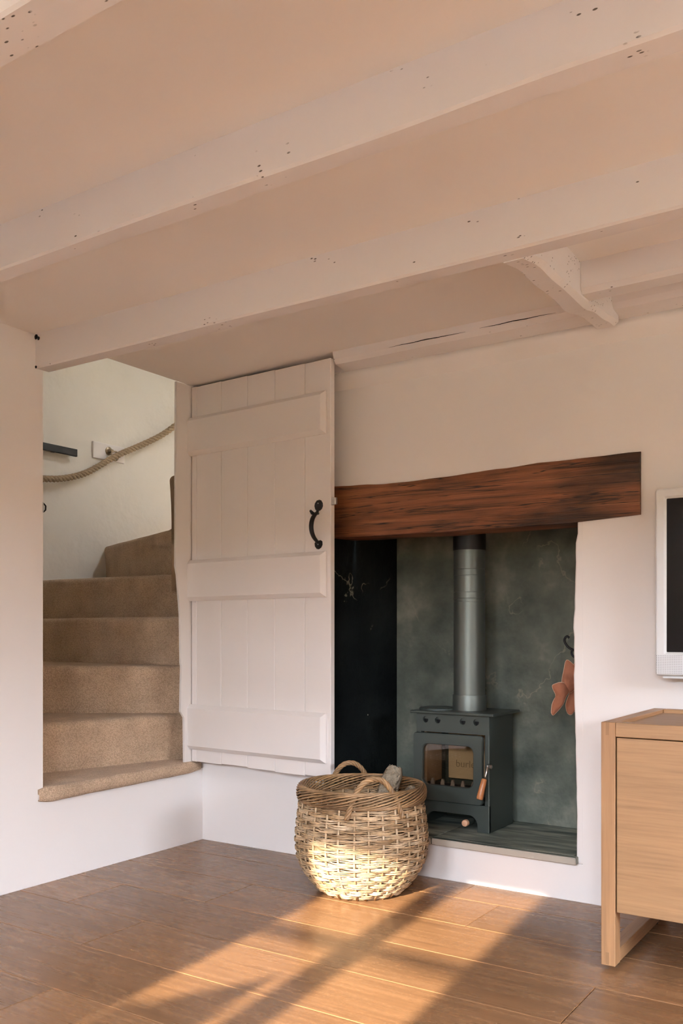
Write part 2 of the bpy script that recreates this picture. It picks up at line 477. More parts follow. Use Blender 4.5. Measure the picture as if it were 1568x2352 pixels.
def window(n_, xa, xb, cols, tz, mw):
    w = empty('window_%d' % n_, ((xa+xb)/2, GY, WZ[0]-.05)); struct(w, 'white painted casement window')
    fr = .05
    box('window_frame', xa-fr, xa, GY-.03, GY+.03, WZ[0]-fr, WZ[1]+fr, 'paint', w)
    box('window_frame', xb, xb+fr, GY-.03, GY+.03, WZ[0]-fr, WZ[1]+fr, 'paint', w)
    box('window_frame', xa, xb, GY-.03, GY+.03, WZ[0]-fr, WZ[0], 'paint', w)
    box('window_frame', xa, xb, GY-.03, GY+.03, WZ[1], WZ[1]+fr, 'paint', w)
    for k in range(1, cols):
        xc = xa+(xb-xa)*k/cols
        box('mullion', xc-mw/2, xc+mw/2, GY-.025, GY+.025, WZ[0], WZ[1], 'paint', w)
    box('glazing_bar', xa, xb, GY-.012, GY+.012, tz-.017, tz+.017, 'paint', w)
    for k in range(cols):
        a = xa+(xb-xa)*k/cols; b = xa+(xb-xa)*(k+1)/cols
        box('pane', a, b, GY-.002, GY+.002, WZ[0], WZ[1], 'glass', w)
    pl = bpy.data.lights.new('portal', 'AREA'); pl.shape = 'RECTANGLE'; pl.size = xb-xa; pl.size_y = WZ[1]-WZ[0]
    po = bpy.data.objects.new('window_portal', pl); col.objects.link(po); po.location = ((xa+xb)/2, GY-.06, (WZ[0]+WZ[1])/2)
    po.rotation_euler = (R(90), 0, 0); pl.cycles.is_portal = True
    return w
window(1, *W1, 2, 1.567, .105)
window(2, *W2, 3, 1.567, .06)
w4 = empty('window_4', (XR+.1, sum(W4)/2, .9)); struct(w4, 'white painted window in the right wall')
for a, b, c, d in ((W4[0], W4[0]+.05, .9, 1.95), (W4[1]-.05, W4[1], .9, 1.95), (W4[0]+.05, W4[1]-.05, .9, .95), (W4[0]+.05, W4[1]-.05, 1.9, 1.95)):
    box('window_frame', XR+.09, XR+.15, a, b, c, d, 'paint', w4)
for k in range(3):
    a = W4[0]+.05+k*(W4[1]-W4[0]-.1)/3; b = a+(W4[1]-W4[0]-.1)/3
    box('pane', XR+.118, XR+.122, a, b, .95, 1.9, 'glass', w4)
    if k: box('mullion', XR+.095, XR+.145, a-.025, a+.025, .95, 1.9, 'paint', w4)
pl = bpy.data.lights.new('portal', 'AREA'); pl.shape = 'RECTANGLE'; pl.size = W4[1]-W4[0]; pl.size_y = 1.0
po = bpy.data.objects.new('right_window_portal', pl); col.objects.link(po); po.location = (XR+.18, sum(W4)/2, 1.425)
po.rotation_euler = (R(90), 0, R(90)); pl.cycles.is_portal = True
gr = mesh_obj('ground', [(-30, -40, -.2), (30, -40, -.2), (30, 30, -.2), (-30, 30, -.2)], [(0, 1, 2, 3)], 'ground'); struct(gr, 'garden ground outside the windows, pale to bounce light indoors')

# invented hedges, sized to block low sky from the windows
for nm, x0, x1, y0, y1, z1, lb in (('sky_blocking_hedge', -9, 9, -8.0, -7.0, 2.45, 'clipped brown beech hedge added to block low sky at the front windows'), ('sky_blocking_hedge', 8.5, 9.5, -6.5, 8, 2.75, 'clipped brown beech hedge added to block low sky at the right window')):
    bm = bmesh.new(); bbox(bm, x0, x1, y0, y1, -.2, z1, .12, 3); bmesh.ops.subdivide_edges(bm, edges=bm.edges[:], cuts=6, use_grid_fill=True)
    for q in bm.verts: q.co += Vector((1, 1, .5))*.10*mnoise.noise(q.co*1.3)
    tag(bm_obj(nm, bm, 'hedge', None, True), lb, 'hedge', 'added sky-blocking hedges')
# stairwell shell
WX = -4.68; ACX, ACY, AR = -3.83, 4.25, .85
path = [(XL-.10, 1.95), (WX, 1.95), (WX, 3.0), (WX, 3.6), (WX, ACY)]
for k in range(1, 13):
    a = math.pi - (math.pi/2)*k/12
    path.append((ACX+AR*math.cos(a), ACY+AR*math.sin(a)))
path += [(-2.4, ACY+AR), (-2.4, 4.0), (-3.40, 4.0), (-3.44, 3.72), (-3.38, 3.60), (-3.12, 3.36), (-3.06, 3.33)]
v = []; f = []
zs = [0, .8, 1.6, 2.4, 3.6]
for (x, y) in path:
    for z in zs: v.append((x, y, z))
for i in range(len(path)-1):
    for k in range(len(zs)-1): a = i*len(zs)+k; f.append((a, a+len(zs), a+len(zs)+1, a+1))
ws = mesh_obj('wall_stairwell', v, f, 'wallwell', None, True); struct(ws, 'curved pale plaster wall of the stairwell')
ws.data.set_sharp_from_angle(angle=R(30))
sm = ws.modifiers.new('thick', 'SOLIDIFY'); sm.thickness = .08; sm.offset = -1
bm = bmesh.new()
SKY = (-2.95, -2.57, 4.35, 4.70)
bbox(bm, WX-.1, SKY[0], 1.85, 5.2, 3.6, 3.7); bbox(bm, SKY[1], -2.3, 1.85, 5.2, 3.6, 3.7)
bbox(bm, SKY[0], SKY[1], 1.85, SKY[2], 3.6, 3.7); bbox(bm, SKY[0], SKY[1], SKY[3], 5.2, 3.6, 3.7)
cs = bm_obj('ceiling_stairwell', bm, 'wallwell'); struct(cs, 'stairwell ceiling with a rooflight')
w3 = empty('window_3', ((SKY[0]+SKY[1])/2, (SKY[2]+SKY[3])/2, 3.7)); struct(w3, 'rooflight over the stairs')
box('pane', SKY[0], SKY[1], SKY[2], SKY[3], 3.68, 3.684, 'glass', w3)
box('glazing_bar', (SKY[0]+SKY[1])/2-.02, (SKY[0]+SKY[1])/2+.02, SKY[2], SKY[3], 3.64, 3.69, 'paint', w3)
pl = bpy.data.lights.new('portal', 'AREA'); pl.shape = 'RECTANGLE'; pl.size = SKY[1]-SKY[0]; pl.size_y = SKY[3]-SKY[2]
po = bpy.data.objects.new('rooflight_portal', pl); col.objects.link(po); po.location = ((SKY[0]+SKY[1])/2, (SKY[2]+SKY[3])/2, 3.72); pl.cycles.is_portal = True

# jamb post between stair opening and fireplace wall, scribed round the carpet
poly = [(3.119, ZC-.002), (3.116, 1.317), (3.126, 1.275), (3.146, 1.09), (3.151, .86), (3.155, .845), (3.148, .63), (3.172, .60), (3.175, .386), (3.298, .386), (3.298, ZC-.002)]
po = prism('trim_2', poly, YZ, XL-.014, XL, 'jamb', None, .003); struct(po, 'white jamb post beside the stairs')

# ------------------------------------------------------------------ beams
def beam(name, x0, x1, y0, y1, z0, z1, m, label, wob=.004, seed=0, cham=.006):
    n = max(2, int((x1-x0)/.08)); pr = [(y0, z1), (y0, z0+cham), (y0+cham, z0), (y1-cham, z0), (y1, z0+cham), (y1, z1)]
    v = []; f = []; L = len(pr)
    for i in range(n+1):
        x = x0+(x1-x0)*i/n
        for k, (yy, zz) in enumerate(pr):
            d = 0 if zz == z1 else 1
            v.append((x, yy + d*wob*mnoise.noise(Vector((x*1.7, k*.4, seed))), zz + d*wob*mnoise.noise(Vector((x*1.9, k*.3, seed+9)))))
    for i in range(n):
        for k in range(L): a = i*L+k; b = i*L+(k+1) % L; f.append((a, b, b+L, a+L))
    f.append(tuple(range(L))[::-1]); f.append(tuple(n*L+k for k in range(L)))
    return tag(mesh_obj(name, v, f, m), label, 'beam', 'white painted ceiling joists')
beam('ceiling_joist', XL, XR, .915, 1.007, 2.0, ZC, 'beamworm', 'worm-eaten white joist in the top left corner', .004, 1)
beam('ceiling_joist', XL, XR, 1.645, 1.712, 2.058, ZC, 'beam', 'white ceiling joist crossing the upper middle, nearer of the long pair', .005, 2)
beam('ceiling_joist', XL, XR, 2.325, 2.395, 2.052, ZC, 'beam', 'white ceiling joist ending over the stair opening', .004, 3)
beam('ceiling_joist', -.955, XR, 2.83, 2.93, 2.088, ZC, 'beam', 'short white joist butting into the cross trimmer', .004, 4, .015)
# trimmer: runs from the long joist back to the wall plate, underside hewn unevenly
n = 26; v = []; f = []
for i in range(n+1):
    t = i/n; y = 2.39 + (3.235-2.39)*t
    zb = 2.050 + .042*t + .010*mnoise.noise(Vector((y*7, 2, 0))) + (.014*math.sin(t*9))*.5
    xl = -1.035 + .006*mnoise.noise(Vector((y*6, 0, 3))); xr = -.955 + .006*mnoise.noise(Vector((y*5, 0, 7)))
    for p in ((xl, y, ZC), (xl, y, zb+.006), (xl+.008, y, zb), (xr-.016, y, zb), (xr, y, zb+.014), (xr, y, ZC)): v.append(p)
for i in range(n):
    for k in range(6): a = i*6+k; b = i*6+(k+1) % 6; f.append((a, b, b+6, a+6))
f.append(tuple(range(6))[::-1]); f.append(tuple(n*6+k for k in range(6)))
tag(mesh_obj('ceiling_trimmer', v, f, 'beamworm'), 'short white cross trimmer with uneven hewn underside above the lintel', 'beam', 'white painted ceiling joists')
# wall plate against the fireplace wall
n = 60; v = []; f = []
pr = [(3.30, ZC), (3.158, ZC), (3.166, 2.158), (3.182, 2.140), (3.262, 2.128), (3.30, 2.128)]
for i in range(n+1):
    x = -2.132 + (XR+2.132)*i/n
    for k, (yy, zz) in enumerate(pr):
        d = 1 if k in (2, 3, 4) else 0
        v.append((x, yy + d*.006*mnoise.noise(Vector((x*2.5, k, 11))), zz + d*.004*mnoise.noise(Vector((x*2.2, k, 15)))))
for i in range(n):
    for k in range(6): a = i*6+k; b = i*6+(k+1) % 6; f.append((a, b, b+6, a+6))
f.append(tuple(range(6))[::-1]); f.append(tuple(n*6+k for k in range(6)))
v += [(x_, y_, z_) for x_ in (-2.5, -2.131) for y_ in (3.252, 3.30) for z_ in (2.128, ZC)]
q_ = len(v)-8; f += [tuple(q_+i_ for i_ in t_) for t_ in ((0, 1, 3, 2), (4, 6, 7, 5), (0, 4, 5, 1), (2, 3, 7, 6), (0, 2, 6, 4), (1, 5, 7, 3))]
tag(mesh_obj('wall_plate_beam', v, f, 'beam'), 'cracked white wall plate along the top of the fireplace wall', 'beam')

wpo = bpy.data.objects['wall_plate_beam']
for xa, xb, zz, rr in ((-1.86, -1.52, 2.160, .0022), (-1.46, -1.16, 2.163, .0022), (-2.12, -1.98, 2.131, .0015)):
    pts = []
    for i in range(30):
        t = i/29; x = xa+(xb-xa)*t
        pts.append((x, (3.164 if zz > 2.14 else 3.255) + .002*mnoise.noise(Vector((x*9, 0, 2))), zz + .005*mnoise.noise(Vector((x*11, 3, 0)))))
    tube('crack', pts, [rr*math.sin(math.pi*i/29)*(.5+.5*abs(mnoise.noise(Vector((i*.7, 1, 1)))))+.0003 for i in range(30)], 'darkgap', wpo, 5)
jo = bpy.data.objects['ceiling_joist.002']
for dx, dz, r_ in ((.006, -.012, .010), (.020, -.020, .008), (.004, -.131, .006)):
    c = Vector((XL+dx, 2.323, ZC+dz)); vv = []; ff = []
    for a_ in range(6):
        for b_ in range(8):
            th = math.pi*a_/5; ph = 2*math.pi*b_/8; d_ = Vector((math.sin(th)*math.cos(ph), .4*math.sin(th)*math.sin(ph), math.cos(th)))
            vv.append(c+d_*r_*(1+.4*mnoise.noise(d_*3+c*50)))
    for a_ in range(5):
        for b_ in range(8): ff.append((a_*8+b_, a_*8+(b_+1) % 8, (a_+1)*8+(b_+1) % 8, (a_+1)*8+b_))
    mesh_obj('knot_hole', vv, ff, 'darkgap', jo, True)
# oak lintel
n = 40; v = []; f = []
tops = [(-2.6, 1.648), (-2.205, 1.645), (-1.95, 1.632), (-1.70, 1.634), (-1.45, 1.645), (-1.27, 1.650), (-.89, 1.652)]
bots = [(-2.6, 1.42), (-2.205, 1.42), (-1.714, 1.413), (-1.135, 1.414), (-.89, 1.427)]
def interp(t, x):
    for (a, za), (b, zb) in zip(t, t[1:]):
        if x <= b: return za + (zb-za)*(x-a)/(b-a)
    return t[-1][1]
for i in range(n+1):
    x = -2.6 + (2.6-.892)*i/n
    zt = interp(tops, x) + .003*mnoise.noise(Vector((x*9, 0, 0))); zb = interp(bots, x) + .003*mnoise.noise(Vector((x*8, 4, 0)))
    yf = 3.284
    for k in range(9):
        z = zb + (zt-zb)*k/8
        e = .010 if k in (0, 8) else 0
        v.append((x, yf + e + .004*mnoise.noise(Vector((x*2.5, z*22, 2))) + .002*mnoise.noise(Vector((x*6, z*60, 2))), z))
    v.append((x, 3.46, zt)); v.append((x, 3.46, zb))
L = 11
for i in range(n):
    for k in range(L): a = i*L+k; b = i*L+(k+1) % L; f.append((a, a+L, b+L, b))
f.append(tuple(range(L))); f.append(tuple(n*L+k for k in range(L))[::-1])
lt = mesh_obj('oak_lintel', v, f, 'lintel', None, True); lt.data.set_sharp_from_angle(angle=R(35))
tag(lt, 'dark red-brown weathered oak lintel over the fireplace', 'lintel')

# ------------------------------------------------------------------ stairs
stairs = empty('staircase', (-3.4, 2.9, .36))
tag(stairs, 'narrow winding staircase covered in ribbed brown carpet', 'stairs')
def extend(Rp, Lp, k_in, to):
    Rp = Vector(Rp); Lp = Vector(Lp); d = (Lp-Rp)
    t = (to[1]-Rp.x)/d.x if to[0] == 'x' else (to[1]-Rp.y)/d.y
    return Rp - d.normalized()*k_in, Rp + d*t
lines = [
    (.385, None),
    (.605, extend((-3.108, 3.29), (-3.292, 2.595), .10, ('y', 1.93))),
    (.84, extend((-3.137, 3.31), (-3.715, 2.928), .10, ('x', -4.70))),
    (1.085, extend((-3.164, 3.335), (-4.295, 3.386), .10, ('x', -4.72))),
    (1.33, extend((-3.519, 3.671), (-4.598, 3.641), .06, ('x', -4.72))),
    (1.59, extend((-3.552, 3.698), (-4.653, 4.197), .06, ('x', -4.74))),
    (1.857, (Vector((-3.469, 3.581)), Vector((-4.44, 4.62)))),
    (2.10, (Vector((-3.44, 3.70)), Vector((-3.62, 5.06)))),
]
def carpet_step(zlow, z, Rp, Lp, Rn, Ln, name='tread', over=.014):
    d = (Lp-Rp); nn = Vector((-d.y, d.x)).normalized()
    mid = (Rn+Ln)/2 - (Rp+Lp)/2
    if nn.dot(mid) > 0: nn = -nn                # towards the lower side
    N = 24; prof = [(0, zlow-.02), (.002, zlow+(z-zlow)*.4), (.007, z-.07), (.010, z-.045)]
    for k in range(9):
        a = math.pi/2*k/8
        prof.append((-.022+.033*math.cos(a), z-.030+.030*math.sin(a)))
    v = []; f = []; uv = []
    acc = [0]
    for (a, b), (c, e) in zip(prof, prof[1:]): acc.append(acc[-1]+math.hypot(c-a, e-b))
    L = len(prof)+3
    for i in range(N+1):
        t = i/N; p = Rp.lerp(Lp, t); q = Rn.lerp(Ln, t)
        for (o_, zz), ac in zip(prof, acc):
            wv = .003*mnoise.noise(Vector((t*9, zz*10, z*7)))
            pp = p + nn*(o_+wv); v.append((pp.x, pp.y, zz + .002*mnoise.noise(Vector((t*7, 3, z*5))))); uv.append((t*d.length, ac))
        v.append((q.x, q.y, z)); uv.append((t*d.length, acc[-1]+(q-p).length))
        v.append((q.x, q.y, zlow-.10)); uv.append((t*d.length, acc[-1]+.5))
        v.append((p.x, p.y, zlow-.10)); uv.append((t*d.length, acc[-1]+.9))
    for i in range(N):
        for k in range(L): a = i*L+k; b = i*L+(k+1) % L; f.append((a, b, b+L, a+L))
    f.append(tuple(range(L))[::-1]); f.append(tuple(N*L+k for k in range(L)))
    me = bpy.data.meshes.new(name); me.from_pydata(v, [], f); me.update()
    ul = me.uv_layers.new(name='UVMap')
    for lp in me.loops: ul.data[lp.index].uv = uv[lp.vertex_index]
    o = wrap(name, me, 'carpet', stairs, True); me.set_sharp_from_angle(angle=R(50))
    bm = bmesh.new(); bm.from_mesh(me); bmesh.ops.recalc_face_normals(bm, faces=bm.faces); bm.to_mesh(me); bm.free()
    return o
for i in range(1, len(lines)-1):
    z0 = lines[i-1][0]; z, (rp, lp) = lines[i]; rn, ln_ = lines[i+1][1]
    carpet_step(z0, z, rp, lp, rn, ln_)
# lowest tread, lapping over the wall below the opening
prof = [(-3.46, .33), (-3.46, .385), (-2.985, .386), (-2.972, .384), (-2.962, .376), (-2.957, .364), (-2.958, .350), (-2.964, .341), (-2.974, .337), (-2.985, .340), (-3.0, .345)]
N = 30; v = []; uv = []; f = []; L = len(prof)
for i in range(N+1):
    y = 2.335 + (3.278-2.335)*i/N
    tuck = 0 if y < 3.20 else (y-3.20)*.25
    dz = -.012*(1-i/N)
    tp = .35 if i == 0 else .8 if i == 1 else 1.0
    acc = 0; px_, pz_ = prof[0]
    for k, (x, z) in enumerate(prof):
        acc += math.hypot(x-px_, z-pz_); px_, pz_ = x, z
        fr = 2 <= k <= 9
        yy = y
        if x < XL-.005 and y < 2.365: yy = 2.362
        if fr: x = XL+(x-XL)*tp; z = .362+(z-.362)*(.5+.5*tp)
        v.append((x - (tuck if fr and x > XL else 0) + (.003*mnoise.noise(Vector((y*12, k, 0))) if fr else 0), yy, z + (dz if 4 <= k <= 9 else 0) + (.003*mnoise.noise(Vector((y*11, 5, k*.2))) if fr else 0))); uv.append((y, acc))
for i in range(N):
    for k in range(L): a = i*L+k; b = i*L+(k+1) % L; f.append((a, b, b+L, a+L))
f.append(tuple(range(L))[::-1]); f.append(tuple(N*L+k for k in range(L)))
me = bpy.data.meshes.new('tread'); me.from_pydata(v, [], f)
bm = bmesh.new(); bm.from_mesh(me); bmesh.ops.recalc_face_normals(bm, faces=bm.faces); bm.to_mesh(me); bm.free()
ul = me.uv_layers.new(name='UVMap')
for lp in me.loops: ul.data[lp.index].uv = uv[lp.vertex_index]
o = wrap('tread', me, 'carpet', stairs, True); me.set_sharp_from_angle(angle=R(60))
o['label'] = 'lowest carpeted tread lapping over the white wall'

# rope handrail
rp = [(-4.60, 3.05, 1.90), (-4.62, 3.35, 1.925), (-4.62, 3.665, 1.958), (-4.62, 3.819, 1.985), (-4.62, 3.994, 2.047), (-4.62, 4.225, 2.184), (-4.611, 4.366, 2.257), (-4.59, 4.466, 2.31), (-4.544, 4.588, 2.387), (-4.494, 4.679, 2.468), (-4.40, 4.80, 2.60), (-4.2, 4.93, 2.80)]
def catmull(p, k=12):
    p = [Vector(q) for q in p]; out = []
    for i in range(len(p)-1):
        a = p[max(0, i-1)]; b = p[i]; c = p[i+1]; d = p[min(len(p)-1, i+2)]
        for j in range(k):
            t = j/k
            out.append(.5*((2*b)+(c-a)*t+(2*a-5*b+4*c-d)*t*t+(3*b-a-3*c+d)*t**3))
    out.append(p[-1]); return out
def twisted(path, strands, orad, srad, pitch, sides=6):
    res = []
    L = [0]
    for a, b in zip(path, path[1:]): L.append(L[-1]+(b-a).length)
    frames = []
    ref = None
    for i, p in enumerate(path):
        a = path[max(0, i-1)]; b = path[min(len(path)-1, i+1)]; t = (b-a).normalized()
        ref = t.orthogonal().normalized() if ref is None else (ref-t*ref.dot(t)).normalized()
        frames.append((ref, t.cross(ref)))
    for s in range(strands):
        pts = []
        for p, l, (u, w) in zip(path, L, frames):
            a = 2*math.pi*(l/pitch+s/strands); pts.append(p+(u*math.cos(a)+w*math.sin(a))*orad)
        res.append(pts)
    return res
rope = empty('rope_handrail', (-4.62, 4.0, 2.05)); tag(rope, 'twisted hemp rope handrail looping along the stairwell wall', 'rope')
for pts in twisted(catmull(rp, 24), 3, .0105, .0112, .085):
    tube('strand', pts, .0112, 'rope', rope, 7)
# bracket: painted block, rose and ring
br = empty('rope_bracket', (-4.66, 4.22, 2.20)); tag(br, 'white wooden block with brass ring holding the stair rope', 'bracket')
box('backing_block', -4.69, -4.664, 4.085, 4.36, 2.165, 2.275, 'paint', br, .004)
lathe('rose', [(.028, 0), (.028, .006), (.018, .012), (.012, .030), (.011, .04)], (-4.664, 4.215, 2.228), (1, 0, -.1), 'brass', br, 20)
tube('ring', [(-4.622 + .004*math.sin(a*2), 4.235+.031*math.cos(a), 2.193+.031*math.sin(a)) for a in [2*math.pi*k/24 for k in range(24)]], .0055, 'brass', br, 8, True)
# black bar higher on the wall
bar = empty('wall_bar', (-4.66, 3.6, 2.16)); tag(bar, 'short flat black metal bar fixed to the stairwell wall', 'handrail')
box('bar', -4.638, -4.618, 3.05, 3.915, 2.137, 2.183, 'black', bar, .003)
for yy in (3.2, 3.75): box('bar_mount', -4.682, -4.636, yy, yy+.03, 2.145, 2.172, 'black', bar, .003)

# little iron keeper on the pier edge
kp = empty('latch_keeper', (XL, 2.35, 1.50)); tag(kp, 'small worn iron latch keeper on the white pier edge', 'latch')
box('keeper_plate', XL-.022, XL+.002, 2.358, 2.363, 1.485, 1.525, 'steel', kp, .001)
tube('staple', [(XL-.014, 2.362, 1.520), (XL-.012, 2.374, 1.522), (XL-.004, 2.377, 1.512), (XL-.004, 2.376, 1.496), (XL-.013, 2.374, 1.489), (XL-.014, 2.362, 1.490)], .0032, 'black', kp, 6)

# ------------------------------------------------------------------ ledged door, folded back
da = R(-3.58)
DO = Vector((-2.985, 3.217, .388))
door = bpy.data.objects.new('door_1', None); col.objects.link(door); door.location = DO; door.rotation_euler = (0, 0, da)
struct(door, 'white ledged plank door standing open against the fireplace wall')
DH = 1.79; DW = .842
def dbox(name, x0, x1, y0, y1, z0, z1, m, parent=door, bev=0.0, seg=1): return box(name, x0, x1, y0, y1, z0, z1, m, parent, bev, seg, True)
edges = [0.0, .033, .197, .363, .528, .70, DW]
for a, b in zip(edges, edges[1:]):
    dbox('board', a+.0006, b-.0006, 0.0, .028, 0.004*math.sin(a*9), DH-.012*(b/DW), 'paint', door, .0022, 1)
def ledge(z0, z1, x0=-.012, x1=.822):
    bv = .018; th = .026
    v = [(x0, 0, z0), (x1, 0, z0), (x1, 0, z1), (x0, 0, z1), (x0+.004, -th, z0+bv), (x1-bv, -th, z0+bv), (x1-bv, -th, z1-bv), (x0+.004, -th, z1-bv)]
    v += [(x0, -th*.35, z0), (x1, -th*.35, z0), (x1, -th*.35, z1), (x0, -th*.35, z1)]
    f = [(3, 2, 1, 0), (4, 5, 6, 7), (8, 9, 5, 4), (9, 10, 6, 5), (10, 11, 7, 6), (11, 8, 4, 7), (0, 1, 9, 8), (1, 2, 10, 9), (2, 3, 11, 10), (3, 0, 8, 11)]
    f = [tuple(reversed(q)) for q in f]
    o = mesh_obj('ledge', v, f, 'paint', door, False, True)
    bm = bmesh.new(); bm.from_mesh(o.data); bmesh.ops.recalc_face_normals(bm, faces=bm.faces); bm.to_mesh(o.data); bm.free()
    return o
ledge(1.845-.388+.002, 2.030-.388); ledge(1.155-.388, 1.350-.388); ledge(.448-.388, .662-.388)
# thumb latch
hd = bpy.data.objects.new('handle', None); col.objects.link(hd); hd.parent = door; hd.location = (.778, 0, 1.46-.388)
hd['label'] = 'black iron thumb latch handle'
def plate(name, pts, y0, y1, parent):
    bm = bmesh.new(); va = [bm.verts.new((a, y0, b)) for a, b in pts]; vb = [bm.verts.new((a*.8, y1, b*.8 + (sum(q[1] for q in pts)/len(pts))*.2)) for a, b in pts]
    n_ = len(pts); bm.faces.new(va); bm.faces.new(vb[::-1])
    for i in range(n_): bm.faces.new((va[i], vb[i], vb[(i+1) % n_], va[(i+1) % n_]))
    return bm_obj(name, bm, 'black', parent, False, True)
plate('upper_plate', [(-.012, .062), (-.021, .072), (-.025, .085), (-.022, .098), (-.012, .109), (.002, .111), (.013, .107), (.021, .095), (.022, .082), (.016, .070), (.006, .064)], 0, -.006, hd)
plate('lower_plate', [(-.018, -.064), (-.024, -.074), (-.022, -.088), (-.012, -.099), (.0, -.101), (.013, -.094), (.020, -.082), (.019, -.068), (.010, -.062)], 0, -.006, hd)
g = [(-.002, -.006, .064), (-.002, -.012, .054), (-.002, -.026, .044), (-.002, -.042, .024), (-.002, -.050, -.004), (-.002, -.046, -.030), (-.002, -.032, -.052), (-.002, -.014, -.066), (-.002, -.006, -.074)]
tube('grip', catmull(g, 5), [ (.0055+.0045*math.sin(math.pi*min(1, i/40))) for i in range(41)], 'black', hd, 8, False, True)
tube('thumb_piece', [(-.002, .0, .052), (-.002, -.022, .047), (-.003, -.042, .050), (-.004, -.054, .060)], [.004, .006, .008, .005], 'black', hd, 8, False, True)
for z in (.095, -.080): lathe('screw', [(.003, 0), (.003, .0012), (.0015, .002)], (0, -.006, z), (0, -1, 0), 'steel', hd, 10, True, True)
# latch end showing past the door edge
box('latch_end', DW-.004, DW+.022, .004, .018, 1.545-.388, 1.575-.388, 'steel', door, .003, 2, True)

# ------------------------------------------------------------------ hearth
hearth = empty('hearth', (-1.65, 3.5, .14)); tag(hearth, 'slate hearth slabs under the stove', 'hearth')
for a, b in ((-2.232, -1.726), (-1.722, -1.122)):
    bm = bmesh.new(); bbox(bm, a, b, 3.268, YB+.004, .141, .168, .003, 1)
    if b > -1.2:
        bbox(bm, a, FXR-.006, YB+.004, FYB-.001, .141, .168)
    else: bbox(bm, a, b, YB+.004, FYB-.001, .141, .168)
    o = bm_obj('slab', bm, 'slate', hearth)
    o.data.materials.append(M['cutstone'])
    for p in o.data.polygons:
        if p.normal.y < -.6 and p.center.y < 3.275: p.material_index = 1

# ------------------------------------------------------------------ stove
st = empty('wood_stove', (-1.735, 3.6, .168)); tag(st, 'small dark green-grey wood burning stove with glazed door', 'stove')
SX0, SX1, SY0, SY1 = -1.900, -1.557, 3.47, 3.72
B0 = .168
bm = bmesh.new()
bbox(bm, SX0, SX0+.022, SY0, SY1, B0, .655, .004); bbox(bm, SX1-.022, SX1, SY0, SY1, B0, .655, .004)
bbox(bm, SX0+.01, SX1-.01, SY1-.02, SY1, .23, .655)
bbox(bm, SX0+.01, SX1-.01, SY0+.01, SY1, .262, .280)
bbox(bm, SX0+.01, SX1-.01, SY0+.01, SY1, .630, .654)
o = bm_obj('body', bm, 'stove', st)
# front band with four air holes
def holed_plate(name, x0, x1, z0, z1, holes, r, y0, y1, m, parent):
    bm = bmesh.new()
    cuts = [x0] + [(a+b)/2 for a, b in zip(holes, holes[1:])] + [x1]
    zc = (z0+z1)/2 + .012
    for (a, b), hx in zip(zip(cuts, cuts[1:]), holes):
        K = 24; inner = []; outer = []
        for k in range(K):
            an = 2*math.pi*k/K; dx, dz = math.cos(an), math.sin(an)
            inner.append((hx+r*dx, zc+r*dz))
            sx = ((b-hx)/dx if dx > 1e-6 else (a-hx)/dx if dx < -1e-6 else 1e9); sz = ((z1-zc)/dz if dz > 1e-6 else (z0-zc)/dz if dz < -1e-6 else 1e9)
            s = min(sx, sz); outer.append((hx+s*dx, zc+s*dz))
        corners = []
        iv = [bm.verts.new((p[0], y0, p[1])) for p in inner]; ov = [bm.verts.new((p[0], y0, p[1])) for p in outer]
        ib = [bm.verts.new((p[0], y1, p[1])) for p in inner]
        for k in range(K):
            n_ = (k+1) % K
            p, q = outer[k], outer[n_]
            on = lambda p_: ('x0' if abs(p_[0]-a) < 1e-6 else 'x1' if abs(p_[0]-b) < 1e-6 else 'z')
            if abs(p[0]-q[0]) > 1e-6 and abs(p[1]-q[1]) > 1e-6:
                cx = a if (abs(p[0]-a) < 1e-6 or abs(q[0]-a) < 1e-6) else b; cz = z0 if (abs(p[1]-z0) < 1e-6 or abs(q[1]-z0) < 1e-6) else z1
                c = bm.verts.new((cx, y0, cz)); bm.faces.new((iv[k], ov[k], c, ov[n_], iv[n_]))
            else: bm.faces.new((iv[k], ov[k], ov[n_], iv[n_]))
            bm.faces.new((iv[k], iv[n_], ib[n_], ib[k]))
    return bm_obj(name, bm, m, parent)
hp = holed_plate('vent_panel', SX0+.001, SX1-.001, .576, .655, [-1.856, -1.797, -1.679, -1.617], .0135, SY0-.001, SY0+.016, 'stove', st)
for hx in (-1.856, -1.797, -1.679, -1.617):
    lathe('air_hole', [(.0135, 0), (.0135, .004)], (hx, SY0+.017, .6275), (0, 1, 0), 'darkgap', st, 20, False)
# plinth front with legs and arched cut-out
arch = [(SX0, B0), (SX0+.050, B0), (SX0+.050, .195)]
for k in range(1, 9):
    a = math.pi - (math.pi/2)*k/8; arch.append((SX0+.050+.040+.040*math.cos(a), .195+.040*math.sin(a)))
for k in range(0, 9):
    a = math.pi/2 - (math.pi/2)*k/8; arch.append((SX1-.055-.040+.040*math.cos(a), .195+.040*math.sin(a)))
arch += [(SX1-.055, B0), (SX1, B0), (SX1, .282), (SX0, .282)]
prism('plinth', arch, XZ, SY0-.002, SY0+.012, 'stove', st, .003)
# top plate and boiling plate
bm = bmesh.new(); bbox(bm, -1.922, -1.530, 3.448, 3.735, .655, .667, .004)
bm_obj('top_plate', bm, 'stove', st)
lathe('hotplate', [(.0, .0), (.080, .0), (.080, .006), (.074, .010), (.066, .010), (.063, .007), (.0, .007)], (-1.842, 3.555, .667), (0, 0, 1), 'stove', st, 40)
